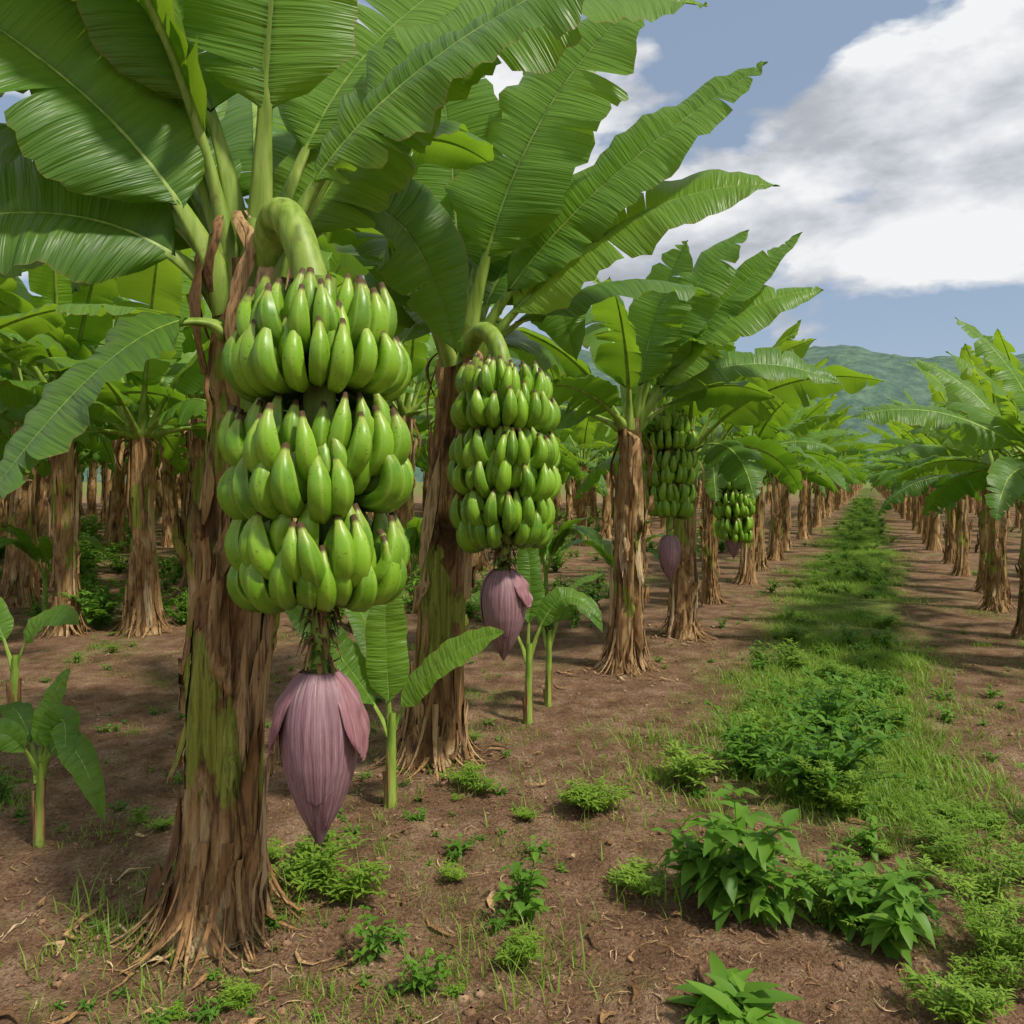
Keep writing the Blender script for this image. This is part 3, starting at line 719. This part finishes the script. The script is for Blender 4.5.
for x,y,s in ((-.74,2.90,1.4),(-.60,2.80,1.2),(-.8,2.95,1),(.02,2.48,.8),(.47,2.85,1.2),(.40,2.95,1),(-.22,2.95,.7),(.38,3.5,1.2),(.3,3.55,.9),(-.25,3.9,1.1),(-.15,3.75,.9)):
    put('feathery_weed',R.choice(FS+FSP),x,y,sc=s)
veg=empty('weeds'); gr=empty('grass')
for i in range(34):
    c=R.choice(((-.70,2.85),(.45,2.9),(.02,2.5),(.35,3.5),(-.2,3.85),(-1.3,2.6),(-1.2,3.0),(.95,2.9)))
    put('grass_tuft',R.choice(Gs),c[0]+R.gauss(0,.13),c[1]+R.gauss(0,.12),gr,R.uniform(.6,1.3))
def lane(y): return 1.77+.445*(y-4.6)
trunks=[(b1[0],b1[1]),(b2[0],b2[1]),(b3[0],b3[1])]
for i in range(2400):
    y=3.6+ (R.random()**1.7)*60; x=lane(y)+R.gauss(0,.36)
    q=R.random()
    if noise.noise(V((x*1.3,y*.8,5)))<-.22: continue
    if q<.60: put('grass_tuft',R.choice(Gc),x,y,gr,R.uniform(.8,1.7))
    elif q<.78: put('grass_tuft',R.choice(G),x,y,gr,R.uniform(.7,1.5))
    elif q<.90: put('weed_clump',R.choice(W_small),x,y,veg,R.uniform(.8,1.8))
    elif q<.95: put('weed_clump',R.choice(W_mid),x,y,veg,R.uniform(.5,1.1))
    else: put('weed_clump',R.choice(FS),x,y,veg,R.uniform(.8,1.8))
for i in range(100):
    x=R.uniform(.9,2.6); y=R.uniform(2.1,4.4)
    if x<.34*y: continue
    put('weed_clump',R.choice(FS+FSP+Gs+[W_small[0],W_small[1],W_mid[0],FE[0],G[0],Gc[0]]),x,y,veg,R.uniform(.5,1.0))
for i in range(2900):
    y=2.0+(R.random()**1.6)*24; x=R.uniform(-.72*y,.72*y)
    if noise.noise(V((x*.8,y*.8,11)))<(.02 if x>-.5 else -.12): continue
    q=R.random()
    m=R.choice(W_seed) if q<.32 else R.choice(W_small) if q<.55 else R.choice(Gc) if q<.75 else R.choice(Gs) if q<.83 else R.choice(FSP) if q<.91 else R.choice(G) if q<.97 else R.choice(W_mid)
    g=m in Gc+G+Gs
    put('grass_tuft' if g else 'weed_clump',m,x,y,gr if g else veg,R.uniform(.3,.95))
for i in range(420):
    y=R.uniform(7.5,30); x=R.uniform(-.7*y,rowA(y)-1)
    put('weed_clump',R.choice(W_mid+[W_big2]),x,y,veg,R.uniform(.7,1.6))

# ------------------------------------------------------------------ litter + clods
mb=MB()
def litter(x,y,big):
    a=R.uniform(0,6.28); d=V((math.cos(a),math.sin(a),0)); s=V((-d.y,d.x,0)); l=R.uniform(.015,.08)*(2.0 if big else 1); w=R.uniform(.0008,.003)*(5 if big else 1)
    rows=[];uvs=[]; k=R.uniform(-3,3)
    for i in range(5):
        f=i/4-.5; px=x+d.x*l*f+s.x*k*l*f*f; py=y+d.y*l*f+s.y*k*l*f*f; z=gz(px,py)+.007+(.010*R.random() if big else .003*R.random())
        c=V((px,py,z)); ww=w*(1-abs(f)*1.5)
        rows.append([c-s*ww+UP*ww*.3,c+UP*ww*.1,c+s*ww+UP*ww*.4]);uvs.append([(0,0)]*3)
    mb.grid(rows,uvs,'dry',R.uniform(.1,1))
for i in range(3400):
    y=2+R.random()**1.5*7; litter(R.uniform(-.7*y,.7*y),y,R.random()<.03)
for tx,ty in trunks+[(1.62,7.6)]:
    for i in range(240): litter(tx+R.gauss(0,.28),ty+R.gauss(0,.25),R.random()<.25)
obj('leaf_litter',mb.mesh('leaf_litter'))
mb=MB()
for i in range(8000):
    y=2+R.random()**1.6*6; x=R.uniform(-.7*y,.7*y); r=R.uniform(.002,.007) if R.random()<.94 else R.uniform(.008,.020)
    z=gz(x,y)+r*.1; rows=[];uvs=[]
    for k in range(4):
        ph=-1.3+2.6*k/3; rows.append([V((x+math.cos(t)*math.cos(ph)*r*R.uniform(.6,1.4),y+math.sin(t)*math.cos(ph)*r*R.uniform(.6,1.4),z+math.sin(ph)*r*.7)) for t in (0,1.05,2.1,3.14,4.19,5.24)]); uvs.append([(0,0)]*6)
    mb.grid(rows,uvs,'clod',.5,closed=True)
obj('soil_clods',mb.mesh('soil_clods'))

# ------------------------------------------------------------------ world, sun, camera
SE,SA=math.radians(55),math.radians(128)
w=bpy.data.worlds.new('World'); scene.world=w; w.use_nodes=True; nt=w.node_tree
try:
    w.cycles.sampling_method='MANUAL'; w.cycles.sample_map_resolution=256
except Exception as ex: print(ex)
for n in list(nt.nodes): nt.nodes.remove(n)
sky=N(nt,'ShaderNodeTexSky',sky_type='NISHITA'); sky.sun_disc=False; sky.sun_elevation=SE; sky.sun_rotation=SA; sky.dust_density=1.0
g=N(nt,'ShaderNodeTexCoord').outputs['Generated']
n1=tex_noise(nt,g,3.6,8,0.50,(1,1,2.0),0.1,(0.3,0.1,0.55))
n2=tex_noise(nt,g,5.0,7,0.54,(1,1,2.2),0.1,(1.3,2.1,0.4))
cover=ramp(nt,n1,[(0.435,0.0),(0.485,1.0)])
shade=ramp(nt,mth(nt,'ADD',mth(nt,'MULTIPLY',n2,0.75),mth(nt,'MULTIPLY',n1,0.25)),[(0.38,(3.6,3.9,4.4)),(0.46,(4.9,5.2,5.7)),(0.52,(6.8,7.0,7.4)),(0.59,(9.0,9.1,9.2))])
skc=mixc(nt,0.5,sky.outputs[0],(4.2,5.3,6.9))
cc=mixc(nt,cover,skc,shade)
bg=N(nt,'ShaderNodeBackground'); bg.inputs[1].default_value=0.1; L(nt,cc,bg.inputs[0])
wo=N(nt,'ShaderNodeOutputWorld'); L(nt,bg.outputs[0],wo.inputs[0])
sd=bpy.data.lights.new('sun','SUN'); sd.energy=4.2; sd.angle=math.radians(5); sd.color=(1,.95,.84)
so=bpy.data.objects.new('sun',sd); col.objects.link(so)
dv=V((math.sin(SA)*math.cos(SE),math.cos(SA)*math.cos(SE),math.sin(SE)))
so.rotation_euler=dv.to_track_quat('Z','Y').to_euler()
cd=bpy.data.cameras.new('camera'); cd.sensor_width=36; cd.lens=36*800/1024; cd.shift_y=-32/1024; cd.clip_start=.05; cd.clip_end=6000
co=bpy.data.objects.new('camera',cd); col.objects.link(co); co.location=(0,0,1.5); co.rotation_euler=(math.radians(90),0,0)
scene.camera=co
scene.view_settings.view_transform='Standard'; scene.view_settings.look='None'; scene.view_settings.exposure=0
